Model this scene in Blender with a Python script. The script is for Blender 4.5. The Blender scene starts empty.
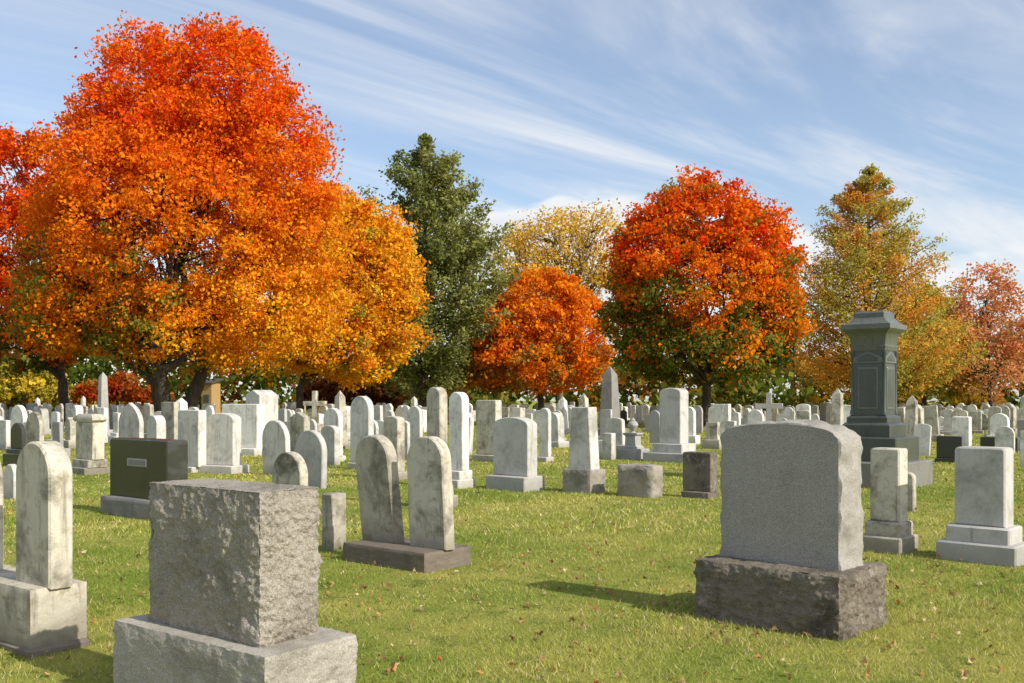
import bpy, bmesh, math, random
import numpy as np
from mathutils import Vector, noise
random.seed(7); rng = np.random.default_rng(11)
R = math.radians
scene = bpy.context.scene
C = scene.collection
H = 1.5; LENS = 35.0; F = 1024*LENS/36.0; HY = 400.0
A0 = R(40)

# ------------------------------------------------------------------ camera
cam = bpy.data.cameras.new('camera'); co = bpy.data.objects.new('camera', cam); C.objects.link(co)
co.location = (0,0,H); co.rotation_euler = (R(90),0,0)
cam.lens = LENS; cam.sensor_width = 36; cam.shift_y = (HY-341.5)/1024; cam.clip_end = 3000; cam.clip_start = .05
scene.camera = co
scene.view_settings.view_transform = 'Standard'; scene.view_settings.look = 'None'
scene.view_settings.exposure = 0; scene.view_settings.gamma = 1

# ------------------------------------------------------------------ node helpers
class NT:
    def __init__(s, tree): s.t = tree; s.n = tree.nodes; s.l = tree.links
    def new(s, typ, **kw):
        n = s.n.new(typ)
        for k, v in kw.items(): setattr(n, k, v)
        return n
    def put(s, sock, v):
        if isinstance(v, bpy.types.NodeSocket): s.l.new(v, sock)
        else: sock.default_value = v
    def math(s, op, a, b=0.0, c=None, clamp=False):
        n = s.new('ShaderNodeMath', operation=op); n.use_clamp = clamp
        s.put(n.inputs[0], a); s.put(n.inputs[1], b)
        if c is not None: s.put(n.inputs[2], c)
        return n.outputs[0]
    def vmath(s, op, a, b=(0,0,0)):
        n = s.new('ShaderNodeVectorMath', operation=op); s.put(n.inputs[0], a); s.put(n.inputs[1], b)
        return n.outputs[0]
    def noise(s, vec, scale, detail=6, rough=.6, dist=0):
        n = s.new('ShaderNodeTexNoise'); s.put(n.inputs['Vector'], vec)
        n.inputs['Scale'].default_value = scale; n.inputs['Detail'].default_value = detail
        n.inputs['Roughness'].default_value = rough; n.inputs['Distortion'].default_value = dist
        return n.outputs[0]
    def ramp(s, v, a, b, lo=0.0, hi=1.0):
        n = s.new('ShaderNodeMapRange'); n.interpolation_type = 'SMOOTHSTEP'
        s.put(n.inputs[0], v); n.inputs[1].default_value = a; n.inputs[2].default_value = b
        n.inputs[3].default_value = lo; n.inputs[4].default_value = hi
        return n.outputs[0]
    def mix(s, f, a, b, blend='MIX'):
        n = s.new('ShaderNodeMix', data_type='RGBA', blend_type=blend)
        s.put(n.inputs[0], f)
        s.put(n.inputs[6], a if not isinstance(a, tuple) else (*a[:3],1)); s.put(n.inputs[7], b if not isinstance(b, tuple) else (*b[:3],1))
        return n.outputs[2]

def newmat(name):
    m = bpy.data.materials.new(name); m.use_nodes = True
    nt = NT(m.node_tree); bs = nt.n['Principled BSDF']
    return m, nt, bs

def stone_mat(name, base, dark, stain=.5, lichen=0.0, lichen_col=(.30,.27,.10), speck=.0, bump=.25, rough=.75, streak=.4, var=.25, spec=.3, fine=90, foot=.0):
    m, nt, bs = newmat(name)
    tc = nt.new('ShaderNodeTexCoord'); oi = nt.new('ShaderNodeObjectInfo')
    off = nt.math('MULTIPLY', oi.outputs['Random'], 53.0)
    vec = nt.vmath('ADD', tc.outputs['Object'], off)
    n1 = nt.noise(vec, 2.6, 6, .68, .3)
    mp = nt.new('ShaderNodeMapping'); nt.l.new(vec, mp.inputs[0]); mp.inputs['Scale'].default_value = (11,11,1.1)
    n2 = nt.noise(mp.outputs[0], 1.0, 5, .65)
    n3 = nt.noise(vec, 17, 6, .7)
    n4 = nt.noise(vec, fine, 3, .7)
    st = nt.math('MULTIPLY', nt.ramp(n1, .42, .72), stain)
    sk = nt.math('MULTIPLY', nt.ramp(n2, .5, .75), streak)
    f = nt.math('MAXIMUM', st, sk)
    f = nt.math('ADD', f, nt.math('MULTIPLY', nt.math('SUBTRACT', n3, .5), .6), clamp=True)
    if foot:        # damp, mossy grime towards the ground
        sx = nt.new('ShaderNodeSeparateXYZ'); nt.l.new(tc.outputs['Object'], sx.inputs[0])
        g = nt.ramp(nt.math('ADD', sx.outputs[2], nt.math('MULTIPLY', nt.math('SUBTRACT', n1, .5), .5)), .0, .30, foot, 0.0)
        f = nt.math('MAXIMUM', f, g)
    col = nt.mix(f, base, dark)
    if lichen > 0:
        lf = nt.math('MULTIPLY', nt.ramp(nt.noise(vec, 7, 6, .75, .5), .53, .66), lichen)
        col = nt.mix(lf, col, lichen_col)
    if speck > 0:
        sp = nt.ramp(nt.noise(vec, 160, 3, .8), .35, .65, 1-speck, 1+speck)
        n = nt.new('ShaderNodeVectorMath', operation='SCALE'); nt.l.new(col, n.inputs[0]); nt.l.new(sp, n.inputs[3]); col = n.outputs[0]
    vr = nt.math('ADD', nt.math('MULTIPLY', oi.outputs['Random'], var), 1-var*.6)
    n = nt.new('ShaderNodeVectorMath', operation='SCALE'); nt.l.new(col, n.inputs[0]); nt.l.new(vr, n.inputs[3])
    nt.l.new(n.outputs[0], bs.inputs['Base Color'])
    bs.inputs['Roughness'].default_value = rough; bs.inputs['Specular IOR Level'].default_value = spec
    hgt = nt.math('ADD', nt.math('MULTIPLY', n3, 1.0), nt.math('MULTIPLY', n4, .5))
    b = nt.new('ShaderNodeBump'); b.inputs['Strength'].default_value = bump; b.inputs['Distance'].default_value = .03
    nt.l.new(hgt, b.inputs['Height']); nt.l.new(b.outputs[0], bs.inputs['Normal'])
    return m

M = {}
M['white'] = stone_mat('white_marble', (.77,.735,.67), (.27,.245,.195), .74, .32, (.33,.29,.17), bump=.2, streak=.75, var=.42, foot=.6)
M['weathered'] = stone_mat('weathered_marble', (.58,.525,.42), (.125,.108,.075), .95, .6, (.22,.19,.085), bump=.35, streak=.95, var=.3, foot=.65)
M['grey'] = stone_mat('grey_granite', (.40,.385,.355), (.24,.225,.20), .5, 0, speck=.35, bump=.12, streak=.35)
M['greydark'] = stone_mat('dark_grey_granite', (.23,.22,.195), (.12,.113,.10), .6, .2, (.25,.23,.17), speck=.3, bump=.3, streak=.5)
M['fine'] = stone_mat('fine_grey_granite', (.340,.315,.275), (.225,.207,.18), .55, .15, (.23,.205,.15), speck=.36, bump=.10, streak=.35, var=.0)
M['rock'] = stone_mat('rock_faced_granite', (.385,.343,.28), (.155,.134,.103), .8, .4, (.26,.22,.13), speck=.32, bump=.85, streak=.45, var=.0, fine=60)
M['sawn'] = stone_mat('sawn_granite', (.42,.385,.325), (.20,.178,.143), .65, .3, (.28,.24,.15), speck=.3, bump=.45, streak=.4, var=.0, fine=70)
M['rockdark'] = stone_mat('rock_faced_lichen_granite', (.225,.187,.142), (.06,.051,.039), .95, .7, (.37,.335,.27), speck=.3, bump=.85, streak=.5, var=.0)
M['brown'] = stone_mat('brown_sandstone', (.195,.158,.122), (.09,.074,.058), .7, .3, (.22,.2,.13), speck=.15, bump=.4, streak=.4)
M['dark'] = stone_mat('dark_granite', (.050,.052,.042), (.026,.027,.022), .4, 0, speck=.35, bump=.015, rough=.18, streak=.2, spec=.5)
M['blue'] = stone_mat('blue_grey_granite', (.076,.084,.071), (.035,.039,.033), .6, .15, (.14,.14,.105), speck=.3, bump=.06, rough=.34, streak=.6, var=.1, spec=.5)
M['bluehi'] = stone_mat('pale_trim_granite', (.135,.142,.12), (.065,.07,.06), .6, .15, (.18,.18,.135), speck=.3, bump=.06, rough=.34, streak=.6, var=.1, spec=.5)
M['bluelight'] = stone_mat('pale_blue_marble', (.54,.52,.48), (.25,.235,.205), .7, .25, speck=.1, bump=.18, streak=.7, foot=.5)

def leaf_mat(name, trans=.35):
    m, nt, bs = newmat(name)
    at = nt.new('ShaderNodeAttribute', attribute_name='leaf_color')
    df = nt.new('ShaderNodeBsdfDiffuse'); nt.l.new(at.outputs['Color'], df.inputs[0])
    tr = nt.new('ShaderNodeBsdfTranslucent'); nt.l.new(at.outputs['Color'], tr.inputs[0])
    mx = nt.new('ShaderNodeMixShader'); mx.inputs[0].default_value = trans
    nt.l.new(df.outputs[0], mx.inputs[1]); nt.l.new(tr.outputs[0], mx.inputs[2])
    nt.l.new(mx.outputs[0], nt.n['Material Output'].inputs[0]); nt.n.remove(bs)
    return m
M['leaf'] = leaf_mat('foliage', .42); M['blade'] = leaf_mat('grass_blade', .3); M['litter'] = leaf_mat('dry_leaf', .2)

def bark(name, c1, c2):
    m, nt, bs = newmat(name)
    tc = nt.new('ShaderNodeTexCoord'); mp = nt.new('ShaderNodeMapping'); nt.l.new(tc.outputs['Object'], mp.inputs[0]); mp.inputs['Scale'].default_value = (5,5,1)
    n1 = nt.noise(mp.outputs[0], 1.5, 6, .7); nt.l.new(nt.mix(nt.ramp(n1,.35,.65), c1, c2), bs.inputs['Base Color'])
    bs.inputs['Roughness'].default_value = .9
    b = nt.new('ShaderNodeBump'); b.inputs['Strength'].default_value = .6; b.inputs['Distance'].default_value = .05; nt.l.new(n1, b.inputs['Height']); nt.l.new(b.outputs[0], bs.inputs['Normal'])
    return m
M['bark'] = bark('maple_bark', (.03,.023,.017), (.085,.065,.048)); M['palebark'] = bark('pale_bark', (.10,.08,.055), (.20,.16,.11))
def wood(name, c1, c2):
    m, nt, bs = newmat(name)
    tc = nt.new('ShaderNodeTexCoord'); mp = nt.new('ShaderNodeMapping'); nt.l.new(tc.outputs['Object'], mp.inputs[0]); mp.inputs['Scale'].default_value = (8,8,.6)
    nt.l.new(nt.mix(nt.noise(mp.outputs[0], 2, 6, .6), c1, c2), bs.inputs['Base Color']); bs.inputs['Roughness'].default_value = .8
    return m
M['tanwood'] = wood('tan_boards', (.36,.22,.08), (.50,.32,.13)); M['roof'] = wood('dark_shingle', (.05,.045,.04), (.1,.09,.08))

# ------------------------------------------------------------------ object helpers
def tag(o, label, cat, group=None, kind=None):
    if label: o['label'] = label
    if cat: o['category'] = cat
    if group: o['group'] = group
    if kind: o['kind'] = kind
    return o
def empty(name, loc, rz=0, rx=0, ry=0):
    o = bpy.data.objects.new(name, None); C.objects.link(o); o.location = loc; o.rotation_euler = (rx,ry,rz); o.empty_display_size = .3
    return o
class MB:
    def __init__(s): s.v = []; s.f = []
    def add(s, vs, fs):
        o = len(s.v); s.v += [tuple(v) for v in vs]; s.f += [tuple(i+o for i in f) for f in fs]; return s
    def build(s, name, mat, parent=None, smooth=35):
        me = bpy.data.meshes.new(name); me.from_pydata(s.v, [], s.f); me.update()
        if smooth:
            bm = bmesh.new(); bm.from_mesh(me); bmesh.ops.recalc_face_normals(bm, faces=bm.faces); bm.to_mesh(me); bm.free()
            me.shade_smooth(); me.set_sharp_from_angle(angle=R(smooth))
            for p in me.polygons:
                if len(p.vertices) > 6: p.use_smooth = False
        me.materials.append(mat)
        o = bpy.data.objects.new(name, me); C.objects.link(o)
        if parent: o.parent = parent
        return o
    def tube(s, pts, rad, n=7):
        vs = []; fs = []; N = len(pts); pts = [Vector(p) for p in pts]
        for i, p in enumerate(pts):
            d = (pts[min(i+1,N-1)] - pts[max(i-1,0)]).normalized()
            u = d.cross(Vector((1,.13,.07))).normalized(); w = d.cross(u)
            for k in range(n):
                a = 2*math.pi*k/n; vs.append(p + (u*math.cos(a)+w*math.sin(a))*rad[i])
        for i in range(N-1):
            for k in range(n): fs.append((i*n+k, i*n+(k+1)%n, (i+1)*n+(k+1)%n, (i+1)*n+k))
        fs.append(tuple(range(n-1,-1,-1))); fs.append(tuple((N-1)*n+k for k in range(n)))
        return s.add(vs, fs)
    def loft(s, prof, ax=1.0, ay=1.0, cx=0, cy=0):      # square rings (half-width, z)
        vs = []; fs = []
        for hw, z in prof: vs += [(cx-hw*ax,cy-hw*ay,z),(cx+hw*ax,cy-hw*ay,z),(cx+hw*ax,cy+hw*ay,z),(cx-hw*ax,cy+hw*ay,z)]
        n = len(prof)
        for i in range(n-1):
            for k in range(4): fs.append((i*4+k, i*4+(k+1)%4, (i+1)*4+(k+1)%4, (i+1)*4+k))
        fs.append((3,2,1,0)); fs.append(tuple((n-1)*4+k for k in range(4)))
        return s.add(vs, fs)
    def lathe(s, prof, n=20, cx=0, cy=0):
        vs = []; fs = []
        for r, z in prof:
            for k in range(n):
                a = 2*math.pi*k/n; vs.append((cx+r*math.cos(a), cy+r*math.sin(a), z))
        m = len(prof)
        for i in range(m-1):
            for k in range(n): fs.append((i*n+k, i*n+(k+1)%n, (i+1)*n+(k+1)%n, (i+1)*n+k))
        fs.append(tuple(range(n-1,-1,-1))); fs.append(tuple((m-1)*n+k for k in range(n)))
        return s.add(vs, fs)
    def box(s, w, t, z0, z1, b=.012, cx=0, cy=0):       # chamfered block
        hw, ht = w/2, t/2; vs = []; fs = []
        rings = [(0,z0),(0,z1-b),(b,z1)]
        for ins, z in rings:
            x, y, c = hw-ins, ht-ins, b
            vs += [(cx-x+c,cy-y,z),(cx+x-c,cy-y,z),(cx+x,cy-y+c,z),(cx+x,cy+y-c,z),(cx+x-c,cy+y,z),(cx-x+c,cy+y,z),(cx-x,cy+y-c,z),(cx-x,cy-y+c,z)]
        for i in range(2):
            for k in range(8): fs.append((i*8+k, i*8+(k+1)%8, (i+1)*8+(k+1)%8, (i+1)*8+k))
        fs.append(tuple(range(7,-1,-1))); fs.append(tuple(16+k for k in range(8)))
        return s.add(vs, fs)
    def slab(s, outline, t, b=.01, rough=0, seed=0, cy=0, step=.03):
        pts = outline
        if rough:
            q = []
            for i in range(len(pts)):
                p0, p1 = Vector(pts[i]), Vector(pts[(i+1)%len(pts)]); n = max(1,int((p1-p0).length/step))
                q += [tuple(p0.lerp(p1, k/n)) for k in range(n)]
            pts = q
        N = len(pts); nor = []
        for i in range(N):
            a, c = Vector(pts[i-1]), Vector(pts[(i+1)%N]); p = Vector(pts[i])
            d1 = (p-a).normalized(); d2 = (c-p).normalized(); n1 = Vector((d1.y,-d1.x)); n2 = Vector((d2.y,-d2.x))
            nn = n1+n2; nn = nn/max(.3, nn.length_squared/2) if nn.length > 1e-4 else n1
            nor.append(nn)
        if rough:
            L = max(6,int(t/step)); lay = [(-t/2,b)] + [(-t/2+b+(t-2*b)*k/L,0) for k in range(L+1)] + [(t/2,b)]
        else: lay = [(-t/2,b),(-t/2+b,0),(t/2-b,0),(t/2,b)]
        vs = []; fs = []
        for li, (y, ins) in enumerate(lay):
            for i in range(N):
                x, z = pts[i]; d = -ins; yy = y
                if rough and 0 < li < len(lay)-1:
                    p = Vector((x*6+seed, y*6, z*6))
                    d += rough*(noise.fractal(p,.9,2.1,5)*.7 + .35*(1-(2*y/t)**2))
                vs.append((x+nor[i].x*d, cy+yy, z+nor[i].y*d))
        for l in range(len(lay)-1):
            for k in range(N): fs.append((l*N+k, l*N+(k+1)%N, (l+1)*N+(k+1)%N, (l+1)*N+k))
        fs.append(tuple(range(N-1,-1,-1))); fs.append(tuple((len(lay)-1)*N+k for k in range(N)))
        return s.add(vs, fs)
    def rock(s, w, t, z0, z1, amp=.03, cuts=30, seed=0, top=.3, front=1.0, freq=5, taper=0.0, cx=0, cy=0, chip=.35):
        bm = bmesh.new(); bmesh.ops.create_cube(bm, size=1.0)
        bmesh.ops.subdivide_edges(bm, edges=bm.edges[:], cuts=cuts, use_grid_fill=True)
        h = z1-z0; sv = Vector((seed*7.3, seed*3.1, seed))
        out = []
        bm.verts.index_update()
        for v in bm.verts:
            u = v.co.copy(); sc = 1-taper*(u.z+.5)
            p = Vector((u.x*w*sc, u.y*t*sc, z0+(u.z+.5)*h))
            d = Vector((0,0,0))
            ex, ey, ez = abs(u.x)>.499, abs(u.y)>.499, abs(u.z)>.499
            if ex: d.x = math.copysign(1,u.x)
            if ey: d.y = math.copysign(front,u.y)
            if ez: d.z = math.copysign(top if u.z>0 else 0, u.z)
            q = p*freq+sv
            nv = noise.fractal(q, .75, 2.1, 7)*.55 + .35*(noise.voronoi(q*1.6)[0][0]-.4) + .35*noise.noise(q*4.7) + .25*noise.noise(q*9.3)
            ed = 1.0
            m_ = sorted([.5-abs(u.x) if not ex else 9, .5-abs(u.y) if not ey else 9, .5-abs(u.z) if not ez else 9])[0]
            if ex+ey+ez > 1: ed = 0; nv = nv*chip - max(0, noise.noise(q*2.3)-.1)*1.6*chip
            elif m_ < .12: ed = m_/.12; nv *= chip+(1-chip)*ed
            bulge = .5*ed - .2
            out.append(p + d*amp*(nv+bulge) + Vector((cx,cy,0)))
        fs = [tuple(v.index for v in f.verts) for f in bm.faces]; bm.free()
        return s.add(out, fs)

# outlines: counter-clockwise, (x, z)
def arc(cx, cz, rx, rz, a0, a1, n): return [(cx+rx*math.cos(R(a0+(a1-a0)*i/n)), cz+rz*math.sin(R(a0+(a1-a0)*i/n))) for i in range(n+1)]
def outline(prof, w, z0, z1):
    h = z1-z0; x = w/2
    if prof == 'round':
        r = min(x, h*.5); return [(-x,z0),(x,z0)] + arc(0,z1-r,x,r,0,180,20)
    if prof == 'segment':
        r = x*.38; return [(-x,z0),(x,z0)] + arc(0,z1-r,x,r,0,180,18)
    if prof == 'serp':
        rise = x*.16; c = x*.13
        top = [(x*.93*math.cos(R(k*180/16)), z1-rise+rise*math.sin(R(k*180/16))) for k in range(17)]
        return [(-x,z0),(x,z0),(x,z1-rise-c),(x*.985,z1-rise-c*.35)] + top + [(-x*.985,z1-rise-c*.35),(-x,z1-rise-c)]
    if prof == 'gothic':
        r = 2*x; hh = math.sqrt(r*r-x*x)*.62; zz = z1-hh
        right = [(-x+2*x*math.cos(t), zz+2*x*math.sin(t)*.62) for t in [R(60*i/10) for i in range(11)]]
        left = [(-a,b) for a,b in reversed(right[:-1])]
        return [(-x,z0),(x,z0)] + right + left
    if prof == 'shoulder':
        r = x*.72; sh = z1-r*.95
        return [(-x,z0),(x,z0),(x,sh),(x*.9,sh+.02),(r,sh+.02)] + arc(0,sh+.02,r,z1-sh-.02,8,172,16) + [(-r,sh+.02),(-x*.9,sh+.02),(-x,sh)]
    if prof == 'peak':
        return [(-x,z0),(x,z0),(x,z1-x*.45),(0,z1),(-x,z1-x*.45)]
    if prof == 'taper':
        return [(-x,z0),(x,z0),(x*.74,z1-.02),(x*.70,z1),(-x*.70,z1),(-x*.74,z1-.02)]
    c = min(.035, x*.15)
    return [(-x,z0),(x,z0),(x,z1-c),(x-c*.3,z1-c*.3),(x-c,z1),(-x+c,z1),(-x+c*.3,z1-c*.3),(-x,z1-c)]

def gpoint(px, D): return (px-512)/F*D
placed = []          # (x, y, radius) footprints
GROUP = 'headstones standing in the cemetery lawn'
def kind_rock(bases): return any(len(b) > 3 for b in bases)
def stone(label, cx, by, wpx, top, prof, mat, t=.12, bases=(), rot=0, tilt=0, lean=0, rough=0, name='headstone', bmat=None, cat='gravestone', cap=None):
    D = H*F/(by-HY); a = A0+R(rot); phi = math.atan((cx-512)/F); th = a-phi
    def wid(p, tt, Dc): return max((p*Dc/F - tt*math.sin(th))/max(math.cos(th),.3), tt*.75, .16)
    ow, ot = (bases[0][0], bases[0][1]) if bases else (wpx, t)
    Dc = D+.2
    for _ in range(3): Dc = D + (wid(ow,ot,Dc)*math.sin(a)+ot*math.cos(a))/2*.92
    X = gpoint(cx, Dc); top_z = H-(top-HY)/F*Dc
    root = empty(name, (X,Dc,0), -a, R(lean), R(tilt)); tag(root, label, cat, GROUP)
    placed.append((X,Dc,max(.5,wid(ow,ot,Dc)*.6)))
    z = -.06
    zt = 0
    for (bw, bt, bh, *kind) in bases:
        m = MB(); w = wid(bw,bt,Dc)
        if kind and kind[0] == 'rock': m.rock(w, bt, z, zt+bh, .025, 16, seed=cx, top=.4)
        else: m.box(w, bt, z, zt+bh, .015)
        m.build('base', M[kind[1]] if len(kind) > 1 else M[bmat or mat], root)
        zt += bh; z = zt+.001
    w = wid(wpx,t,Dc); m = MB()
    if kind_rock(bases): z -= .012
    if prof == 'rough': m.rock(w, t, z, top_z, .04, 18, seed=cx, top=.8)
    elif prof == 'obelisk':
        m.loft([(w/2,z),(w/2*.66,top_z-w*.55),(0.004,top_z)])
    else:
        tz = top_z-(cap or 0)
        m.slab(outline(prof, w, z, tz), t, min(.014,t*.12), rough, seed=cx)
    m.build({'obelisk':'shaft'}.get(prof,'tablet'), M[mat], root)
    if cap:
        MB().loft([(w/2*1.0,top_z-cap+.001),(w/2*1.14,top_z-cap*.75),(w/2*1.14,top_z-cap*.5),(w/2*.8,top_z-.01),(w/2*.75,top_z)], 1, max(t/w,.4)).build('cap', M[mat], root)
    return root, w, Dc, top_z

# ------------------------------------------------------------------ the large near monuments
def headstone_rough():
    a = R(38); n = Vector((-1.12,4.42)); fx = Vector((-math.cos(a), math.sin(a))); bk = Vector((math.sin(a), math.cos(a)))
    w, t = .875, .345; c = n + fx*w/2 + bk*t/2
    r = empty('headstone', (c.x,c.y,0), -a); tag(r, 'large rock-faced grey granite headstone at front left, cut off by the lower edge', 'gravestone', GROUP)
    MB().rock(1.19,.54,-.06,.40,.013,60,seed=3,top=.14,freq=9,chip=.9).build('base', M['sawn'], r, 50)
    MB().rock(w,t,.385,1.09,.023,100,seed=8,top=.3,freq=7.5,chip=1.0).build('tablet', M['rock'], r, 50)
    placed.append((c.x,c.y,1))
headstone_rough()
def headstone_granite():
    a = R(43); n = Vector((2.03,6.18)); fx = Vector((-math.cos(a), math.sin(a))); bk = Vector((math.sin(a), math.cos(a)))
    bw, bt = 1.05,.74; c = n + fx*bw/2 + bk*bt/2
    r = empty('headstone', (c.x,c.y,0), -a); tag(r, 'large smooth grey granite headstone, gently arched top, on a dark lichened rock base', 'gravestone', GROUP)
    MB().rock(bw,bt,-.06,.40,.034,64,seed=5,top=.5,freq=5.5,chip=.8).build('base', M['rockdark'], r, 50)
    MB().slab(outline('serp',.87,.385,1.345),.34,.006,.035,seed=2,step=.018).build('tablet', M['fine'], r, 30)
    placed.append((c.x,c.y,1))
headstone_granite()
def tablet_left():
    a = R(38); n = Vector((-2.80,5.78)); fx = Vector((-math.cos(a), math.sin(a))); bk = Vector((math.sin(a), math.cos(a)))
    bw, bt = 1.46,.38; c = n + fx*bw/2 + bk*bt/2
    r = empty('twin_headstone', (c.x,c.y,0), -a); tag(r, 'pair of pale lichened marble tablets on a block base at the far left edge', 'gravestone', GROUP)
    MB().box(bw,bt,-.06,.05,.02).build('plinth', M['brown'], r)
    MB().rock(bw-.05,bt-.03,.045,.39,.010,24,seed=4,top=.2).build('base', M['weathered'], r, 50)
    MB().slab(outline('round',.42,.38,1.25),.15,.012).build('tablet', M['weathered'], r).location.x = .52
    MB().slab(outline('round',.42,.38,1.18),.15,.012).build('tablet', M['weathered'], r).location.x = -.36
    placed.append((c.x,c.y,1))
tablet_left()
def twin():
    a = R(40); n = Vector((-.76,8.62)); fx = Vector((-math.cos(a), math.sin(a))); bk = Vector((math.sin(a), math.cos(a)))
    bw, bt = 1.08,.60; c = n + fx*bw/2 + bk*bt/2
    r = empty('twin_headstone', (c.x,c.y,0), -a); tag(r, 'two stained round-topped marble tablets leaning side by side on one low brown base', 'gravestone', GROUP)
    MB().rock(bw,bt,-.06,.17,.016,20,seed=6,top=.3).build('base', M['brown'], r, 50)
    for x, tl, z1 in ((-.30,-4.5,1.18),(.34,-4.0,1.18)):
        o = MB().slab(outline('round',.46,0,z1-.16),.13,.012).build('tablet', M['weathered'], r)
        o.location = (x,0,.155); o.rotation_euler = (R(3 if x<0 else -1.0),R(tl),0)
    placed.append((c.x,c.y,.8))
twin()
def dark_left():
    r, w, Dc, tz = stone('dark polished granite headstone with a small pale engraved emblem, on a long base at left', 148, 522, 74, 439, 'flat', 'dark', .30, [(92,.5,.24,'rock','greydark')], rough=.012)
    p = MB().slab([(-.24,.65),(.24,.65),(.24,.75),(-.24,.75)], .010, .003).build('engraved_emblem', M['grey'], r); p.location.y = -.154
    q = MB().slab([(-.20,.667),(.20,.667),(.20,.733),(-.20,.733)], .008, .002).build('relief', M['greydark'], p); q.location = (0,-.006,0)
dark_left()
def pedestal():
    Dc = 17.6; a = A0; X = gpoint(874, Dc)
    r = empty('pedestal_monument', (X,Dc,0), -a); tag(r, 'tall dark greenish-grey pedestal monument with moulded cap, towering over the right side', 'monument', GROUP)
    b = M['blue']; hi = M['bluehi']; q = .80
    MB().box(1.54,1.54,-.06,.44,.02,).build('base', M['greydark'], r)
    MB().box(1.18,1.18,.441,.86,.02).build('base', b, r)
    MB().loft([(.52*q,.861),(.52*q,1.06),(.47*q,1.10),(.44*q,1.11),(.44*q,1.19),(.40*q,1.22),(.37*q,1.24)]).build('plinth', b, r)
    die = MB().loft([(.36*q,1.241),(.355*q,2.36)]).build('die', b, r)
    for k in range(4):
        pos = Vector((math.sin(k*math.pi/2), -math.cos(k*math.pi/2), 0))
        g = MB().slab(outline('flat',.44*q,1.34,2.08),.03,.006).build('panel_frame', hi, die); g.rotation_euler.z = k*math.pi/2; g.location = pos*.352*q
        g = MB().slab(outline('flat',.38*q,1.38,2.04),.03,.006).build('panel', b, die); g.rotation_euler.z = k*math.pi/2; g.location = pos*(.352*q+.004)
        p = MB().slab(outline('peak',.66*q,2.14,2.36),.04,.008).build('gable', hi, die); p.rotation_euler.z = k*math.pi/2; p.location = pos*.352*q
        p = MB().slab(outline('peak',.44*q,2.18,2.31),.04,.006).build('gable_panel', b, die); p.rotation_euler.z = k*math.pi/2; p.location = pos*(.352*q+.008)
    for sx in (-1,1):
        for sy in (-1,1):
            MB().lathe([(.04,1.242),(.04,1.30),(.026,1.33),(.026,2.25),(.045,2.30),(.045,2.36)],10).build('colonnette', b, die).location = (sx*.35*q,sy*.35*q,0)
    MB().loft([(.37*q,2.361),(.39*q,2.44),(.37*q,2.46),(.40*q,2.62),(.45*q,2.68),(.52*q,2.72),(.54*q,2.74),(.54*q,2.82)]).build('cornice', hi, r)
    MB().loft([(.50*q,2.821),(.40*q,2.88),(.36*q,2.92),(.33*q,2.94),(.33*q,3.02),(.28*q,3.06)]).build('cap', hi, r)
    placed.append((X,Dc,1.3))
pedestal()

# ------------------------------------------------------------------ the middle stones, one by one
S = stone
S('low square weathered marble post behind the large rough grey headstone', 334, 551, 23, 493, 'flat', 'weathered', .20)
S('small grey round-topped tablet just above the rough headstone', 290, 500, 36, 452, 'round', 'weathered', .16)
S('leaning grey marble tablet with rounded top, between the post and the white stones', 310, 489, 33, 430, 'round', 'bluelight', .12, tilt=2)
S('plain white marble tablet with rounded top, immediately left of a leaning grey one', 277, 476, 28, 420, 'round', 'white', .12, lean=2)
S('bright white thick headstone with shouldered top on a broad base', 224, 474, 34, 413, 'segment', 'white', .26, [(50,.55,.16)], rot=-14)
S('white flat-topped upright headstone, left neighbour of the bright shouldered one', 192, 473, 28, 410, 'flat', 'white', .2, [(32,.4,.12)])
S('grey-white stepped headstone with a capped top beside the dark granite stone', 90, 475, 27, 414, 'flat', 'weathered', .26, [(38,.55,.14),(33,.42,.16)], cap=.16)
S('pale gothic-pointed headstone in front of the big maple trunk, left side', 131, 447, 24, 403, 'gothic', 'white', .16, [(30,.4,.15)])
S('slim whitish headstone right of the pointed one, under the big maple', 155, 450, 15, 416, 'round', 'white', .1)
S('tall slim white headstone close before the big maple stems', 170, 452, 17, 402, 'flat', 'weathered', .16, [(22,.34,.12)])
S('wide white headstone with a flat top behind the bright shouldered stone', 243, 456, 42, 404, 'flat', 'white', .3, [(50,.55,.2)], rot=-10)
S('white temple-like monument with pointed roof right of the wooden shed', 262, 450, 32, 390, 'peak', 'white', .7, [(40,1.0,.25)])
S('little white marker stone low in the grass near the left edge', 12, 500, 15, 464, 'round', 'white', .1)
S('white upright headstone with rounded top near the left edge', 19, 452, 16, 405, 'round', 'white', .14, [(22,.3,.14)])
S('grey-white round-topped headstone next to the left-edge pair', 35, 453, 17, 412, 'round', 'weathered', .14)
S('narrow white headstone at the very left edge', 3, 450, 14, 420, 'flat', 'white', .14)
S('tall white round-topped headstone left of the leafy golden maple shade', 362, 470, 24, 396, 'round', 'white', .16, [(30,.36,.14)])
S('grey-white headstone with stout square body and arched top, left of the tall pair', 394, 480, 22, 416, 'segment', 'weathered', .2, [(34,.45,.14)])
S('tall slim white tablet with rounded head on stepped base, left of the tall pair', 437, 509, 22, 387, 'round', 'weathered', .16, [(42,.5,.16),(34,.38,.16)])
S('tall slim white tablet with arched head, right of the tall pair', 459, 489, 21, 392, 'round', 'white', .18, [(34,.45,.15),(28,.34,.15)])
S('broad pale headstone with flat top right behind the tall pair', 489, 462, 26, 400, 'flat', 'weathered', .24, [(34,.45,.16)])
S('pale blue-grey marble headstone with arched top on wide base, centre of the lawn', 515, 492, 45, 417, 'segment', 'bluelight', .26, [(60,.55,.24)])
S('thin white tablet just right of the pale blue-grey headstone', 545, 462, 13, 408, 'round', 'white', .12, [(18,.3,.12)])
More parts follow.
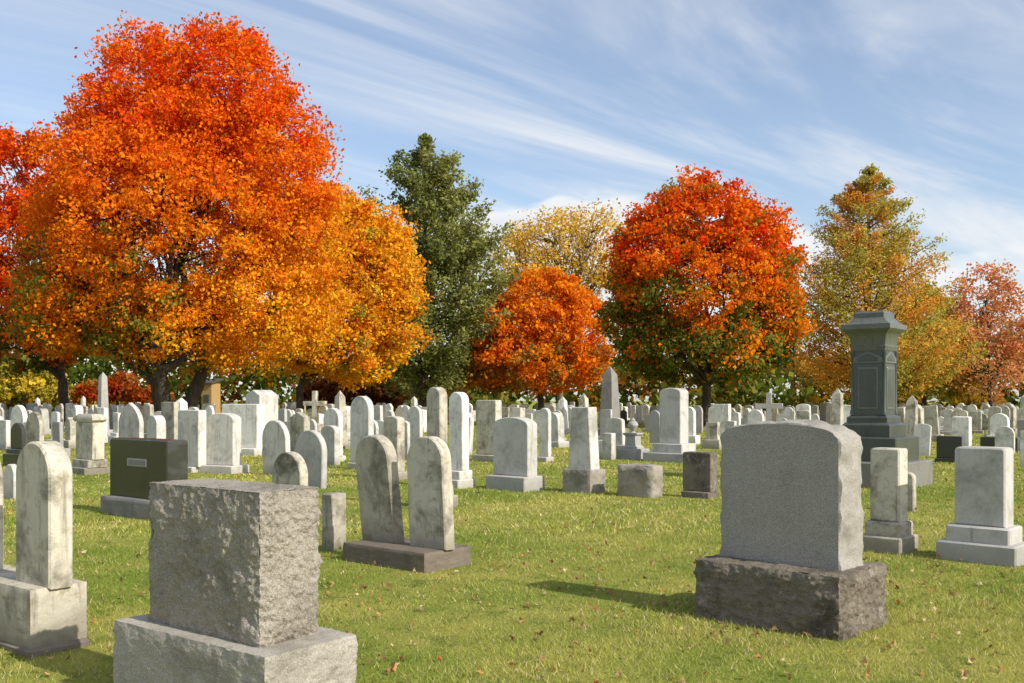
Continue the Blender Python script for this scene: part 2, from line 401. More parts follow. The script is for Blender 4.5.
S('white headstone tapering upward on a rough granite rock base', 584, 494, 32, 407, 'taper', 'white', .24, [(44,.44,.38,'rock','rock')])
S('low rough-hewn grey block stone right of the tapering white headstone', 640, 498, 46, 465, 'rough', 'rock', .34)
S('grey granite obelisk rising above the rows before the red maple', 610, 436, 20, 366, 'obelisk', 'greydark', .9, [(28,1.3,.3)], name='obelisk', cat='obelisk')
S('little white block stone between the tapering headstone and urn stone', 609, 460, 14, 433, 'flat', 'white', .2)
S('large white headstone with arched top on a broad two-step base before red maple', 674, 463, 29, 388, 'segment', 'bluelight', .4, [(62,1.0,.22),(44,.7,.22)])
S('dark grey flat-topped headstone on plain base, centre right of the lawn', 700, 499, 35, 452, 'flat', 'rockdark', .22, [(38,.34,.10)])
S('pale square-topped headstone right of the broad stepped one', 722, 440, 18, 404, 'flat', 'white', .2, [(24,.4,.16)])
S('weathered white headstone on two-step base in front of the tall pedestal', 889, 555, 36, 448, 'flat', 'weathered', .22, [(56,.45,.16),(46,.34,.14)], rot=4)
S('small stained tablet half hidden behind the stone before the tall pedestal', 908, 512, 16, 472, 'round', 'weathered', .12)
S('grey-white headstone on wide two-step base at the right edge', 984, 567, 54, 447, 'flat', 'bluelight', .26, [(88,.5,.18),(70,.4,.15)], rot=3)
S('dark low slab marker right of the tall pedestal', 951, 463, 27, 436, 'flat', 'dark', .3, [(30,.45,.1)])
S('dark wide low headstone near the right edge behind the grey-white one', 1000, 452, 36, 437, 'flat', 'dark', .3)
S('white round-topped headstone behind the plain leaning tablets', 333, 462, 20, 408, 'round', 'white', .14, [(26,.36,.14)])
S('slim white headstone behind the square arched one, below the tall evergreen', 415, 455, 16, 406, 'round', 'white', .12)
S('white headstone with peaked top behind the leaning tablets', 300, 458, 20, 412, 'peak', 'weathered', .2, [(26,.4,.16)])
S('small grey obelisk below the leftmost trees', 103, 436, 9, 372, 'obelisk', 'grey', .5, [(14,.8,.25)], name='obelisk', cat='obelisk')
S('low pale marker right of the urn stone', 604, 458, 12, 440, 'flat', 'white', .16)
def urn_stone():
    D = 25.5; X = gpoint(633, D); r = empty('urn_monument', (X,D,0), -A0); tag(r, 'small grey monument topped with a draped urn, left of the broad white headstone', 'monument', GROUP)
    m = M['grey']; MB().rock(.62,.62,-.06,.26,.02,12,seed=9).build('base', m, r)
    MB().loft([(.2,.25),(.2,.30),(.15,.34),(.14,.58),(.19,.62),(.19,.66)]).build('die', m, r)
    MB().lathe([(.08,.661),(.05,.70),(.1,.76),(.14,.85),(.12,.92),(.06,.96),(.07,.98),(.03,1.02),(.01,1.04)],16).build('urn', m, r)
    placed.append((X,D,.6))
urn_stone()
def cross(label, px, D, h, mat):
    X = gpoint(px, D); r = empty('cross_headstone', (X,D,0), -A0+R(20)); tag(r, label, 'gravestone', GROUP)
    MB().box(.7,.5,-.06,.35,.02).build('base', M[mat], r); MB().box(.5,.36,.351,.6,.02).build('base', M[mat], r)
    x, a = .09, h*.26; zc = h*.74
    MB().slab([(-x*1.2,.601),(x*1.2,.601),(x,zc-x),(a,zc-x),(a,zc+x),(x,zc+x),(x,h),(-x,h),(-x,zc+x),(-a,zc+x),(-a,zc-x),(-x,zc-x)],.17,.012).build('cross', M[mat], r)
    placed.append((X,D,.6))
cross('pale stone cross on stepped base below the golden maple', 315, 38, 1.85, 'weathered')
cross('grey stone cross on stepped base right of the red maple', 769, 34, 1.75, 'grey')

# ------------------------------------------------------------------ rows of distant stones
row = Vector((math.cos(A0), -math.sin(A0))); col = Vector((math.sin(A0), math.cos(A0)))
trunks = [(gpoint(65,62),62),(gpoint(172,48),48),(gpoint(290,58),58),(gpoint(413,72),72),(gpoint(705,55),55),(gpoint(868,64),64),(gpoint(541,72),72)]
far = []
kinds = [('round','round-topped',.38),('flat','flat-topped',.28),('segment','arched',.18),('gothic','pointed',.06),('shoulder','shouldered',.07),('obelisk','obelisk',.03)]
for i in range(-40,80):
    off = random.uniform(0,2)
    for j in range(-80,80):
        p = col*(i*2.5+random.uniform(-.15,.15)) + row*(j*1.25+off+random.uniform(-.25,.25))
        D = p.y
        if not (22.5 < D < 82): continue
        px = 512+p.x/D*F
        if not (-25 < px < 1050): continue
        if D < 30 and 480 < px < 745: continue
        if D < 26 and 60 < px < 330: continue
        if D < 60 and 618 < px < 648: continue
        if random.random() < .15: continue
        if any((p.x-x)**2+(p.y-y)**2 < (.9+rr*.5)**2 for x,y,rr in placed): continue
        if any((p.x-x)**2+(p.y-y)**2 < 1.7**2 for x,y in trunks): continue
        placed.append((p.x,p.y,.25))
        u = random.random(); acc = 0
        for kd in kinds:
            acc += kd[2]
            if u < acc: break
        prof, word, _ = kd
        mat = random.choices(['white','weathered','grey','bluelight','dark'],[.55,.22,.09,.12,.02])[0]
        h = random.uniform(.75,1.35) if D > 30 else random.uniform(.75,1.25); w = random.uniform(.38,.62); t = random.choice([.1,.12,.16,.3]); bh = 0
        m = MB()
        if random.random() < .6 or prof == 'obelisk':
            bh = random.uniform(.14,.3); m.box(w+.22, max(t+.2,.36) if prof != 'obelisk' else w+.22, -.06, bh, .015)
            if random.random() < .35: b2 = random.uniform(.1,.2); m.box(w+.1, max(t+.1,.26) if prof != 'obelisk' else w+.1, bh+.001, bh+b2, .015); bh += b2+.001
        z0 = bh+.001 if bh else -.06
        if prof == 'obelisk':
            h = random.uniform(1.6,2.0); m.loft([(w*.4,z0),(w*.28,h-.2),(.005,h)])
        else: m.slab(outline(prof,w,z0,max(h,z0+.4)),t,.012); h = max(h,z0+.4)
        o = m.build('obelisk' if prof == 'obelisk' else 'headstone', M[mat])
        o.location = (p.x,p.y,0); o.rotation_euler = (R(random.gauss(0,1.8)), R(random.gauss(0,1.8)), -A0+R(random.gauss(0,4)))
        far.append(dict(o=o,px=px,D=D,word=word,mat=mat,h=h,w=w))
# leave out what other stones hide wholly or nearly so
bpy.context.view_layer.update(); dg = bpy.context.evaluated_depsgraph_get(); eye = Vector((0,0,H)); keep = []
for s in far:
    o = s['o']; vis = 0
    for fx in (-.35,0,.35):
        for fz in (.55,.75,.85,.96):
            tgt = o.matrix_world @ Vector((fx*s['w']*(.3 if s['word']=='obelisk' else .8),0,s['h']*fz)); d = (tgt-eye).normalized()
            hit, loc, nn, ix, ob, mx = scene.ray_cast(dg, eye, d)
            if hit and ob.name == o.name: vis += 1
    if vis >= 3: keep.append(s)
    else: bpy.data.objects.remove(o)
sect = [(120,'below leftmost red tree'),(232,'by the big maple'),(345,'below golden maple'),(480,'below tall evergreen'),(605,'before small orange maple'),(800,'before the red maple'),(960,'before rusty conifer'),(2000,'before pinkish tree')]
cw = {'white':'white','weathered':'stained','grey':'grey','bluelight':'pale-grey','dark':'dark'}
from collections import defaultdict
G = defaultdict(list)
for s in keep:
    sn = next(n for x,n in sect if s['px'] < x); dn = 'middle rows' if s['D'] < 40 else 'distant rows'
    noun = 'obelisk' if s['word'] == 'obelisk' else s['word']+' headstone'
    G[(cw[s['mat']], noun, dn, sn)].append(s)
ordn = ['leftmost','second from left','third from left','fourth from left','fifth from left','sixth from left','seventh from left','eighth from left']
for (c_, noun, dn, sn), L in G.items():
    L.sort(key=lambda s: s['px'])
    for k, s in enumerate(L):
        if len(L) == 1: lab = f'{c_} {noun} in the {dn} {sn}'
        elif len(L) <= 8: lab = f'{ordn[k]} of the {c_} {noun}s in {dn} {sn}'
        else: lab = f'small {c_} {noun} in the {dn} {sn}'
        tag(s['o'], lab, 'obelisk' if noun == 'obelisk' else 'gravestone', GROUP if len(L) <= 8 else f'{c_} {noun}s in the {dn} {sn}')
print('far stones', len(keep), 'of', len(far))

# ------------------------------------------------------------------ foliage
def leaf_obj(name, cen, size, colr, mat, parent=None, flat=0.0, asp=.8, irregular=False):
    n = len(cen)
    u = rng.normal(size=(n,3))
    if flat: u[:,2] *= (1-flat)
    u /= np.linalg.norm(u,axis=1,keepdims=True)
    w = rng.normal(size=(n,3))
    if flat: w[:,2] *= (1-flat)
    v = w - u*(w*u).sum(1,keepdims=True); v /= np.linalg.norm(v,axis=1,keepdims=True)
    s = size[:,None]
    if irregular:        # five-pointed curled leaves
        K = 10; nv = np.cross(u,v); V = np.empty((n,K,3)); curl = rng.normal(size=(n,1))*.35
        for k in range(K):
            a = 2*math.pi*k/K; r = (.5 if k % 2 == 0 else .26)*(.75+.5*rng.random((n,1)))
            V[:,k] = cen + u*s*r*math.cos(a)*1.1 + v*s*r*math.sin(a) + nv*s*curl*math.cos(a)**2
        Fc = np.arange(n*K).reshape(n,K)
    else:
        K = 4; V = np.empty((n,4,3)); V[:,0] = cen-u*s*.62; V[:,1] = cen+v*s*asp*.5-u*s*.08; V[:,2] = cen+u*s*.62; V[:,3] = cen-v*s*asp*.5-u*s*.08
        Fc = np.arange(n*4).reshape(n,4)
    V = V.reshape(-1,3)
    me = bpy.data.meshes.new(name); me.from_pydata(V.tolist(), [], Fc.tolist())
    at = me.attributes.new('leaf_color','FLOAT_COLOR','POINT')
    cc = np.ones((n,K,4),np.float32); cc[:,:,:3] = colr[:,None,:]
    at.data.foreach_set('color', cc.ravel()); me.update()
    me.materials.append(mat); o = bpy.data.objects.new(name, me); C.objects.link(o)
    if parent: o.parent = parent
    return o

def pal(*cs): return np.array(cs, float)
def bend(p0, p1, n=6, sag=.1, wob=.06):
    p0, p1 = Vector(p0), Vector(p1); L = (p1-p0).length; out = []
    for i in range(n+1):
        t = i/n; p = p0.lerp(p1, t); p.z += math.sin(t*math.pi)*sag*L
        if 0 < i < n: p += Vector((random.uniform(-1,1),random.uniform(-1,1),random.uniform(-1,1)))*wob*L*.3
        out.append(p)
    return out

def tree(name, label, tpx, D, ells, colfn, nleaf, lpx=4.0, trunk_r=.3, fork=2.2, stems=1, clump=.8, barkm='bark', twigs=10, cat='tree', deep=1.15, per_clump=120, shell=.5, inner=.85, tw=1.0, core=.66):
    x0 = gpoint(tpx, D); k = D/F
    root = empty(name, (x0,D,0)); tag(root, label, cat)
    E = [np.array([(a-tpx)*k, random.uniform(-.15,.15)*rx*k, H+(HY-b)*k, rx*k, rx*k*deep, ry*k]) for a,b,rx,ry in ells]
    A = np.array([e[3]*e[5]+e[4]*e[5] for e in E]); A /= A.sum()
    zmin = min(e[2]-e[5] for e in E); zmax = max(e[2]+e[5] for e in E); xm = max(abs(e[0])+e[3] for e in E)
    nc = int(nleaf/per_clump)
    cc = []
    while len(cc) < nc:
        e = E[rng.choice(len(E), p=A)]; d = rng.normal(size=3); d /= np.linalg.norm(d)
        rad = shell+(.97-shell)*rng.random()**.5; p = e[:3]+d*rad*e[3:6]
        if p[2] < max(.9, zmin): continue
        ins = min(np.sqrt((((p-q[:3])/q[3:6])**2).sum()) for q in E)
        if ins < core and rng.random() < inner: continue
        cc.append(p)
    cc = np.array(cc)
    per = rng.multinomial(nleaf, np.ones(nc)/nc)
    idx = np.repeat(np.arange(nc), per)
    cs = clump*(.5+.8*rng.random(nc))
    off = rng.normal(size=(nleaf,3)); off *= (rng.random((nleaf,1))**.4)/np.linalg.norm(off,axis=1,keepdims=True)
    off[:,2] *= .7
    sk = rng.normal(size=(nc,3))*.3
    pos = cc[idx]+off*cs[idx][:,None]*(1+ .35*rng.random((nleaf,1))) + sk[idx]*cs[idx][:,None]*(off[:,:1])
    hf = (cc[:,2]-zmin)/(zmax-zmin); sf = cc[:,0]/xm
    ccol = np.array([colfn(hf[i]+rng.normal()*.06, sf[i]+rng.normal()*.10, rng.random()) for i in range(nc)])
    lc = ccol[idx]*(1+rng.normal(size=(nleaf,1))*.18); sw = rng.random(nleaf) < .15
    lc[sw] = ccol[rng.integers(0,nc,sw.sum())]
    lc = np.clip(lc, .004, .92)
    size = lpx*k*(.6+.8*rng.random(nleaf))
    leaf_obj('crown', pos, size, lc, M['leaf'], root)
    m = MB()
    for s in range(stems):
        an = 2*math.pi*s/max(stems,1)+.4; sp = trunk_r*1.15 if stems > 1 else 0
        b0 = Vector((math.cos(an)*sp, math.sin(an)*sp*.6, -.1)); b1 = Vector((math.cos(an)*sp*3.2+random.uniform(-.2,.2), math.sin(an)*sp*3, fork+random.uniform(0,.7)))
        pts = bend(b0, b1, 5, 0, .05); m.tube(pts, [trunk_r*(1.45,1.1,.98,.92,.88,.82)[i] for i in range(6)], 9)
        for ei, e in enumerate(E):
            if stems > 1 and ei % stems != s: continue
            q = Vector(e[:3]) + Vector((0,0,-e[5]*.1)); lim = bend(b1+Vector((0,0,-.1)), q, 6, .04, .1)
            m.tube(lim, [trunk_r*(.62-.085*i) for i in range(7)], 7)
            nn = [i for i in range(nc) if np.sqrt((((cc[i]-e[:3])/e[3:6])**2).sum()) < 1.05]
            for i in random.sample(nn, min(twigs, len(nn))):
                st = lim[random.randint(2,6)]; m.tube(bend(st, cc[i], 4, .08, .12), [trunk_r*r*tw for r in (.2,.15,.11,.07,.03)], 5)
    m.build('trunk', M[barkm], root, 60)
    return root

RED=pal(.80,.075,.010); RO=pal(.88,.155,.010); OR=pal(.90,.27,.014); GO=pal(.88,.46,.025); YE=pal(.80,.56,.05); GR=pal(.13,.17,.025); DG=pal(.055,.08,.018); OL=pal(.29,.27,.045); RUST=pal(.45,.19,.04)
def lerp(a,b,t): t = min(max(t,0),1); return a*(1-t)+b*t
def c_big(h,s,r):
    c = lerp(OR, RO, (h-.20)*1.6 - s*.25 + (r-.5)*.7)
    if h > .66 and r < .3: c = RED
    if h < .46: c = lerp(c, GO, ((.46-h)*1.6+s*.6)*(r+.25))
    if h < .36 and s < .2 and r < .5-h*.6: c = lerp(OL, GR, r*2)
    return c*(.88+.24*random.random())
def c_gold(h,s,r):
    c = lerp(OR, GO, .2+r*.9)
    if r > .8: c = YE
    if h > .4 and r < .22: c = lerp(OR,RO,.4)
    if r < .06: c = OL
    return c*(.88+.24*random.random())
def c_left(h,s,r):
    c = lerp(OR, lerp(RO,RED,.5), h*1.8+(r-.2)*.8)
    if h < .36 and r < .6: c = lerp(OL,GR,r*1.5)
    return c*(.8+.25*random.random())
def c_red(h,s,r):
    c = lerp(OR, RO, (h-.3)*1.3+(r-.5)*.9)
    if h > .55 and r < .35: c = RED
    if h < .46 and r < .85-h*1.1 + (-s)*.2: c = lerp(OL, GR, r*2.2)
    elif h < .2: c = lerp(GR,DG,r)
    elif r < .08: c = OL
    return c*(.84+.28*random.random())
def c_small(h,s,r):
    c = lerp(lerp(OR,GO,.3), lerp(OR,RO,.5), r)
    if h < .35 and r < .4: c = lerp(RUST, OL, r*2)
    return c*(.85+.25*random.random())
tree('maple_tree', 'huge orange-red maple with forking dark stems, largest tree at the left', 172, 48,
     [(150,110,56,82),(230,110,66,84),(116,178,76,88),(264,180,72,88),(182,225,128,108),(66,252,46,70),(296,235,50,76),(105,305,82,54),(265,310,76,58),(190,330,80,44),(50,312,38,42),(188,165,84,84)], c_big, 225000, 3.0, .36, 2.4, 3, .76, shell=.5, inner=.45, per_clump=95, core=.6)
tree('maple_tree', 'golden-orange maple growing just right of and behind the huge maple', 300, 60,
     [(338,258,54,70),(372,272,46,66),(330,315,62,62),(385,312,38,48),(350,348,58,36)], c_gold, 72000, 3.0, .26, 2.2, 1, .78, shell=.45)
tree('maple_tree', 'orange-red maple partly cut off by the left edge', 65, 62,
     [(30,180,46,56),(-25,205,70,85),(35,265,55,74),(-20,310,80,55),(60,320,44,44),(15,345,60,28)], c_left, 60000, 3.3, .33, 2.6, 1, .8)
tree('maple_tree', 'wide orange maple with low branches, left of the red maple', 541, 74,
     [(543,312,52,44),(506,338,42,44),(582,336,32,46),(540,362,72,30),(490,364,28,26)], c_small, 46000, 3.1, .24, 1.6, 1, .8)
tree('maple_tree', 'rounded red maple with dark green lower leaves, right of centre', 705, 55,
     [(703,222,52,46),(660,256,48,56),(748,258,48,58),(703,295,90,72),(640,312,36,48),(768,315,36,48),(703,350,86,34)], c_red, 98000, 3.1, .27, 1.8, 1, .70, per_clump=100)
tree('deciduous_tree', 'thin golden-yellow tree with bare twigs showing above the small orange maple', 560, 98,
     [(556,240,50,26),(592,230,28,24),(520,260,32,26),(600,262,24,28),(555,282,58,28)], lambda h,s,r: lerp(pal(.86,.52,.07),pal(.60,.40,.07),r)*(.85+.35*random.random()), 13000, 2.3, .3, 4, 1, 1.4, 'palebark', twigs=60, tw=1.4, per_clump=80)
tree('deciduous_tree', 'thin rusty pink-orange tree at the right edge', 990, 80,
     [(985,300,32,32),(1008,335,34,44),(962,345,26,38),(990,370,48,30)], lambda h,s,r: lerp(pal(.70,.24,.12),pal(.66,.36,.12),r)*(.85+.3*random.random()), 12000, 2.6, .18, 1.8, 1, 1.05, twigs=34, per_clump=80)
tree('deciduous_tree', 'golden-green tree between the rusty conifer and the pink-orange tree', 925, 84,
     [(928,328,26,42),(945,352,26,40),(905,365,34,32),(950,375,26,24)], lambda h,s,r: lerp(GO*.85,OL*1.3,r*1.3)*(.8+.4*random.random()), 20000, 3.0, .2, 2, 1, .85)
tree('maple_tree', 'small crimson tree seen low beyond the big maple, left of its stems', 118, 92,
     [(92,394,18,9),(120,388,14,11),(142,392,18,11)], lambda h,s,r: lerp(RED*.6,RUST,r)*(.6+.5*random.random()), 4200, 3.4, .15, 1.0, 1, .8)
tree('shrub', 'yellow-green bush seen low at the left edge beyond the graves', 18, 88,
     [(15,384,30,20),(-15,383,26,20),(42,388,18,16)], lambda h,s,r: lerp(YE*.9,OL,r)*(.7+.4*random.random()), 9000, 3.5, .1, .6, 1, .7, cat='bush')
tree('shrub', 'dull brownish-red bush low between golden maple and tall evergreen', 368, 84,
     [(350,388,30,18),(385,392,22,16),(325,394,22,14)], lambda h,s,r: lerp(RUST*.6,pal(.24,.06,.03),r)*(.7+.4*random.random()), 9000, 3.5, .1, .6, 1, .7, cat='bush')

def conifer(name, label, tpx, D, prof, colfn, nbr, per, lpx=4, trunk_r=.3, rise=.15, spread=.4, zlow=1.2, asp=.6, lvar=.58, wob=0.0, zsp=.5):
    k = D/F; x0 = gpoint(tpx,D); root = empty(name,(x0,D,0)); tag(root,label,'tree')
    ys = [p[0] for p in prof][::-1]; ws = [p[1] for p in prof][::-1]; cs_ = [p[2] for p in prof][::-1]
    zz = [H+(HY-y)*k for y in ys]
    zt = zz[-1]; m = MB(); m.tube([(0,0,-.1),(0,0,zt*.3),(.05,0,zt*.7),(0,0,zt)],[trunk_r*1.2,trunk_r*.85,trunk_r*.45,.03],9)
    pos = []; colr = []
    zs = np.linspace(max(zlow,zz[0]),zt,200); wa = np.interp(zs, zz, ws); cdf = np.cumsum(wa+6); cdf /= cdf[-1]
    for b in range(nbr):
        z = np.interp(rng.random(), cdf, zs); an = rng.random()*2*math.pi
        lob = 1+wob*math.sin(z*1.9+3*math.cos(an)+an*2)*.6+wob*.4*math.sin(z*4.1-an*3)
        L = np.interp(z,zz,ws)*k*(1.08-lvar*rng.random()**1.3)*lob
        cxo = np.interp(z,zz,cs_)*k
        L = max(L,.3); d = np.array([math.cos(an),math.sin(an),0]); t = .15+.88*np.sqrt(rng.random(per))
        zc = z - L*rise*.6 + L*rise*t**2*1.5
        sp = spread*(.35+.65*min(L/3.5,1))*(1.2-.7*t)*(.7+.6*rng.random())
        P = np.stack([cxo*1.0+d[0]*L*t, d[1]*L*t, zc],1) + rng.normal(size=(per,3))*sp[:,None]*np.array([.8,.8,zsp])
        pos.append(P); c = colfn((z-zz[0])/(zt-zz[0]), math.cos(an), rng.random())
        colr.append(np.repeat(c[None],per,0)*(1+rng.normal(size=(per,1))*.18))
        if b % 3 == 0: m.tube([(0,0,z-L*rise*.6),(cxo*.5+d[0]*L*.5,d[1]*L*.5,z-L*rise*.25),(cxo+d[0]*L*.9,d[1]*L*.9,z+L*rise*.7)],[.07,.045,.015],5)
    pos = np.concatenate(pos); colr = np.clip(np.concatenate(colr),.003,.9); ok = pos[:,2] > .4; pos, colr = pos[ok], colr[ok]
    leaf_obj('crown', pos, lpx*k*(.6+.8*rng.random(len(pos))), colr, M['leaf'], root, flat=.2, asp=asp)
    m.build('trunk', M['bark'], root, 60)
conifer('evergreen_tree', 'tall green evergreen rising between the golden and small orange maples', 424, 72,
    [(133,2,6),(146,13,6),(165,26,4),(185,40,2),(210,50,6),(240,58,10),(270,66,14),(300,70,14),(340,66,10),(375,54,5),(392,42,0)],
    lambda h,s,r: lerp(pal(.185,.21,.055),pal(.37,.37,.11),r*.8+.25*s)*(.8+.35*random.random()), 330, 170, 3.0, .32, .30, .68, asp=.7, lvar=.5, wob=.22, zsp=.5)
conifer('conifer_tree', 'broad feathery conical conifer turning golden-green and rust behind the tall pedestal', 868, 64,
    [(166,3,0),(178,13,0),(190,23,0),(205,33,0),(240,51,0),(280,68,0),(320,79,2),(360,88,6),(388,80,6)],
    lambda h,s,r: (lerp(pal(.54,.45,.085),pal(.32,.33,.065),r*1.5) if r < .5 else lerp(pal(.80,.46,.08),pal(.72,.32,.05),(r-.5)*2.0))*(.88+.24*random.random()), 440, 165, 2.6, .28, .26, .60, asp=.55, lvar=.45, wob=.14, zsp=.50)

def woods():
    n = 62000; nc = 820
    x = rng.uniform(-150,150,nc); y = rng.uniform(118,165,nc); hh = 6.8+1.8*np.sin(x*.11)+1.4*np.sin(x*.31+1)+rng.random(nc)*1.5+np.where(x<-25,3.0,0)+np.where(x>5,1.0,0)
    z = rng.random(nc)*np.maximum(hh,3.0)
    cp = np.array([GR*.8,OL*.6,RUST*.55,GO*.32,DG*1.3,GR*.6]); ci = cp[rng.integers(0,6,nc)]
    i = rng.integers(0,nc,n); P = np.stack([x,y,z],1)[i]+rng.normal(size=(n,3))*np.array([1.6,1.6,.8]); P[:,2] = np.abs(P[:,2])
    o = leaf_obj('distant_woods', P, .8*(.5+rng.random(n)), np.clip(ci[i]*(1+rng.normal(size=(n,1))*.2),.004,.9), M['leaf'])
    tag(o, 'low distant band of mixed autumn woods beyond the cemetery', 'woods', kind='stuff')
woods()

# ------------------------------------------------------------------ shed
def shed():
    D = 76; X = gpoint(211,D); r = empty('shed', (X,D,0), -R(25)); tag(r, 'small tan wooden shed with dark roof beyond the big maple stems', 'shed')
    MB().box(1.0,1.0,-.06,2.75,.02).build('wall', M['tanwood'], r)
    MB().add([(-.66,-.66,2.72),(.66,-.66,2.72),(.66,.66,3.05),(-.66,.66,3.05),(-.66,-.66,2.82),(.66,-.66,2.82),(.66,.66,3.15),(-.66,.66,3.15)],[(0,1,2,3),(4,5,6,7),(0,1,5,4),(1,2,6,5),(2,3,7,6),(3,0,4,7)]).build('roof', M['roof'], r, 20)
    MB().box(.55,.05,.05,1.9,.01,cy=-.522).build('door', M['roof'], r)
shed()

# ------------------------------------------------------------------ ground, grass, litter
def wav(x,y): return (np.sin(x*.9+1.3*np.sin(y*.55))+np.sin(y*1.2+1.1*np.sin(x*.8+2))+np.sin(x*2.7-y*2.1)+.7*np.sin(x*5.1+y*4.3+np.sin(y*3))+.6*np.sin(x*9.1-y*7.3+2*np.sin(x*3)))/3.7
def ground():
    m, nt, bs = newmat('lawn')
    g = nt.new('ShaderNodeNewGeometry'); P = g.outputs['Position']
    n1 = nt.noise(P, .55, 4, .6); n2 = nt.noise(P, 3.0, 5, .7); n3 = nt.noise(P, 28, 4, .75)
    c = nt.mix(nt.ramp(n1,.35,.65), (.205,.255,.042), (.38,.35,.085)); c = nt.mix(nt.ramp(n2,.48,.70), c, (.125,.17,.032)); c = nt.mix(nt.ramp(n3,.5,.75), c, (.39,.33,.14))
    df = nt.new('ShaderNodeBsdfDiffuse'); nt.l.new(c, df.inputs[0])
    b = nt.new('ShaderNodeBump'); b.inputs['Strength'].default_value = .65; b.inputs['Distance'].default_value = .10
    nt.l.new(nt.math('ADD', n3, nt.math('MULTIPLY', n2, .8)), b.inputs['Height']); nt.l.new(b.outputs[0], df.inputs['Normal'])
    nt.l.new(df.outputs[0], nt.n['Material Output'].inputs[0]); nt.n.remove(bs)
    o = MB().add([(-900,-300,0),(900,-300,0),(900,1500,0),(-900,1500,0)],[(0,1,2,3)]).build('ground', m, None, 0); tag(o, None, None, kind='structure')
ground()
def grass():
    V = []; Cc = []
    for d0, d1, dens, w, h in ((4.0,7.0,6000,.0040,.029),(7.0,11,3000,.0062,.032),(11,18,1000,.0115,.037),(18,32,230,.026,.045),(32,60,50,.05,.055)):
        n = int(dens*.62*(d1*d1-d0*d0)); D = np.sqrt(rng.uniform(d0*d0,d1*d1,n)); X = rng.uniform(-1,1,n)*(.6*D+.4)
        pn = wav(X,D); keep_ = rng.random(n) < .62+.38*pn; X, D, pn = X[keep_], D[keep_], pn[keep_]; n = len(X)
        hh = h*(.35+.95*rng.random(n))*(1+.45*pn); an = rng.random(n)*2*math.pi; ln = hh*(.35+1.25*rng.random(n)); ld = rng.random(n)*2*math.pi
        ww = w*(.6+.8*rng.random(n))*.5; ca, sa = np.cos(an)*ww, np.sin(an)*ww; v = np.empty((n,3,3))
        v[:,0] = np.stack([X-ca,D-sa,np.full(n,-.004)],1); v[:,1] = np.stack([X+ca,D+sa,np.full(n,-.004)],1); v[:,2] = np.stack([X+np.cos(ld)*ln,D+np.sin(ld)*ln,hh],1)
        V.append(v); t = rng.random((n,1)); q = np.clip(.45-.85*wav(X*.7+3,D*.7-5)+rng.normal(size=n)*.22,0,1)[:,None]
        c = pal(.205,.30,.045)*(1-q)+pal(.53,.49,.115)*q; c = np.where(t < .06+.17*q, pal(.68,.57,.31), c); c *= (.64+.70*rng.random((n,1))); Cc.append(c)
    V = np.concatenate(V); Cc = np.concatenate(Cc); n = len(V)
    me = bpy.data.meshes.new('grass'); me.from_pydata(V.reshape(-1,3).tolist(), [], np.arange(n*3).reshape(n,3).tolist())
    at = me.attributes.new('leaf_color','FLOAT_COLOR','POINT'); cc = np.ones((n,3,4),np.float32); cc[:,:,:3] = Cc[:,None,:]; at.data.foreach_set('color', cc.ravel())
    me.materials.append(M['blade']); o = bpy.data.objects.new('grass', me); C.objects.link(o); tag(o, 'short yellow-green lawn grass between the graves', 'grass', kind='stuff')
    print('blades', n)
grass()
def litter():
    n1, n2, n3 = 900, 2000, 2200
    D = np.concatenate([np.sqrt(rng.uniform(16,100,n1)),np.sqrt(rng.uniform(100,900,n2)),np.sqrt(rng.uniform(900,3600,n3))]); n = len(D); X = rng.uniform(-1,1,n)*(.6*D+.5)
    P = np.stack([X,D,.018+.016*rng.random(n)],1); cp = np.array([pal(.50,.31,.15),pal(.52,.24,.09),pal(.30,.16,.08),pal(.62,.47,.27),pal(.50,.14,.05)])
    c = cp[rng.choice(5,n,p=[.33,.15,.27,.23,.02])]*(.65+.5*rng.random((n,1)))
    o = leaf_obj('fallen_leaves', P, (.022+.032*rng.random(n))*(1+D*.012), c, M['litter'], None, flat=.6, irregular=True); tag(o, 'scattered dry fallen maple leaves on the lawn', 'leaves', kind='stuff')
litter()

# ------------------------------------------------------------------ sun and sky
el = R(36); sh = Vector((.79,-.61,0)).normalized(); sd = Vector((sh.x*math.cos(el), sh.y*math.cos(el), math.sin(el)))
L = bpy.data.lights.new('sun','SUN'); L.energy = 5.0; L.angle = R(.5); L.color = (1,.94,.83)
lo = bpy.data.objects.new('sun', L); C.objects.link(lo); lo.rotation_euler = (-sd).to_track_quat('-Z','Y').to_euler()
W = bpy.data.worlds.new('World'); scene.world = W; W.use_nodes = True; nt = NT(W.node_tree)
bg = nt.n['Background']; sky = nt.new('ShaderNodeTexSky', sky_type='NISHITA'); sky.sun_disc = False; sky.sun_elevation = el; sky.sun_rotation = math.atan2(sh.x, sh.y)
sky.air_density = 1.0; sky.dust_density = .8; sky.ozone_density = 1.3
nt.l.new(nt.mix(1.0, sky.outputs[0], (1.08,1.09,1.12), 'MULTIPLY'), bg.inputs[0]); bg.inputs[1].default_value = .15
tc = nt.new('ShaderNodeTexCoord'); d = nt.vmath('NORMALIZE', tc.outputs['Generated']); sx = nt.new('ShaderNodeSeparateXYZ'); nt.l.new(d, sx.inputs[0]); x, y, z = sx.outputs
zc = nt.math('ADD', nt.math('MAXIMUM', z, 0.0), .06); u = nt.math('DIVIDE', x, zc); v = nt.math('DIVIDE', y, zc)
al = nt.math('ADD', nt.math('MULTIPLY', u, .74), nt.math('MULTIPLY', v, .67)); pe = nt.math('SUBTRACT', nt.math('MULTIPLY', v, .74), nt.math('MULTIPLY', u, .67))
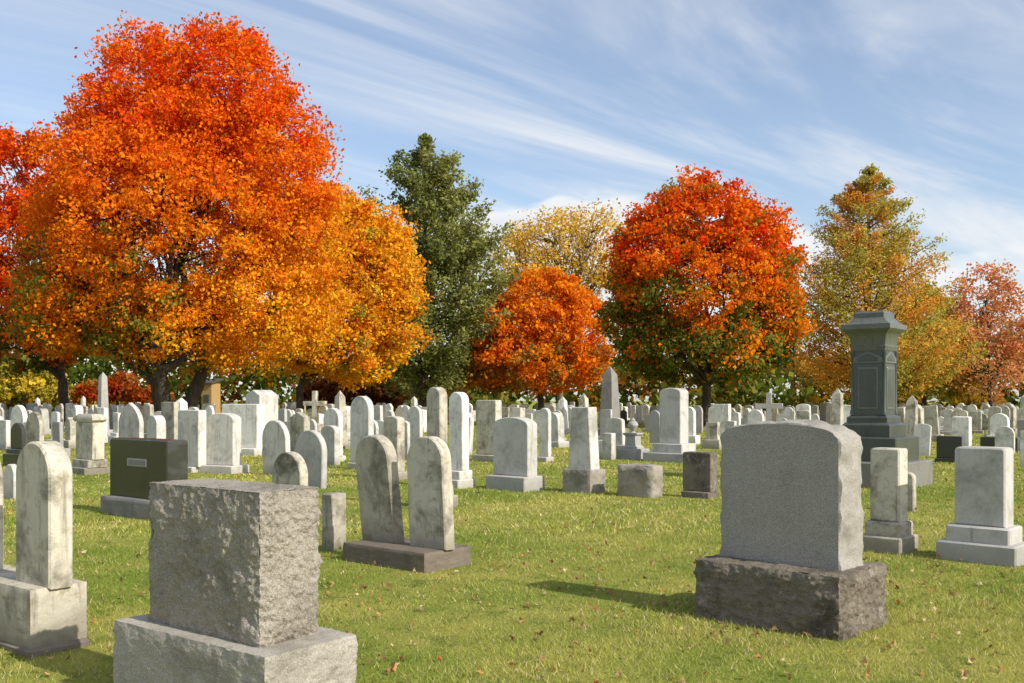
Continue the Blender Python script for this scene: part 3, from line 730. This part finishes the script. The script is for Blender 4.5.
def comb(a,b,c=0.0):
    n = nt.new('ShaderNodeCombineXYZ'); nt.put(n.inputs[0],a); nt.put(n.inputs[1],b); nt.put(n.inputs[2],c); return n.outputs[0]
st = nt.noise(comb(nt.math('MULTIPLY',al,.30), nt.math('MULTIPLY',pe,1.25)), 1.0, 7, .58, .8)
ba = nt.noise(comb(nt.math('MULTIPLY',al,.20), nt.math('MULTIPLY',pe,.55), 4.0), 1.0, 3, .55, .3)
cir = nt.math('MULTIPLY', nt.ramp(st,.39,.65), nt.ramp(nt.math('ADD', ba, nt.math('MULTIPLY', x, .30)), .32,.58, .42, 1.0))
cu = nt.noise(nt.vmath('MULTIPLY', d, (8,8,16)), 1.0, 6, .52, .2)
ctr = nt.ramp(nt.math('ABSOLUTE', nt.math('SUBTRACT', x, .07)), .06, .34, .36, 0.0)
cv = nt.math('SUBTRACT', nt.math('ADD', nt.math('MULTIPLY', nt.math('SUBTRACT', cu, .5), 1.1), ctr), nt.ramp(z, .11, .265, .02, .68))
cum = nt.math('MULTIPLY', nt.ramp(cv, -.05, .11), nt.ramp(z, .02, .08))
hz = nt.ramp(z, 0.0, .18, .42, 0.0)
veil = nt.math('ADD', nt.math('MULTIPLY', cir, .78), .12)
b2 = nt.new('ShaderNodeBackground'); b2.inputs[0].default_value = (.95,.97,1,1); b2.inputs[1].default_value = .94
mx = nt.new('ShaderNodeMixShader'); nt.l.new(nt.math('MAXIMUM', veil, hz, clamp=True), mx.inputs[0]); nt.l.new(bg.outputs[0], mx.inputs[1]); nt.l.new(b2.outputs[0], mx.inputs[2])
b3 = nt.new('ShaderNodeBackground'); sh3 = nt.ramp(cv, .0, .30, .98, .86)
nt.l.new(comb(nt.math('MULTIPLY', sh3, .97), nt.math('MULTIPLY', sh3, .98), sh3), b3.inputs[0]); b3.inputs[1].default_value = 1.0
m3 = nt.new('ShaderNodeMixShader'); nt.l.new(nt.math('MULTIPLY', cum, .92), m3.inputs[0]); nt.l.new(mx.outputs[0], m3.inputs[1]); nt.l.new(b3.outputs[0], m3.inputs[2])
nt.l.new(m3.outputs[0], nt.n['World Output'].inputs[0])
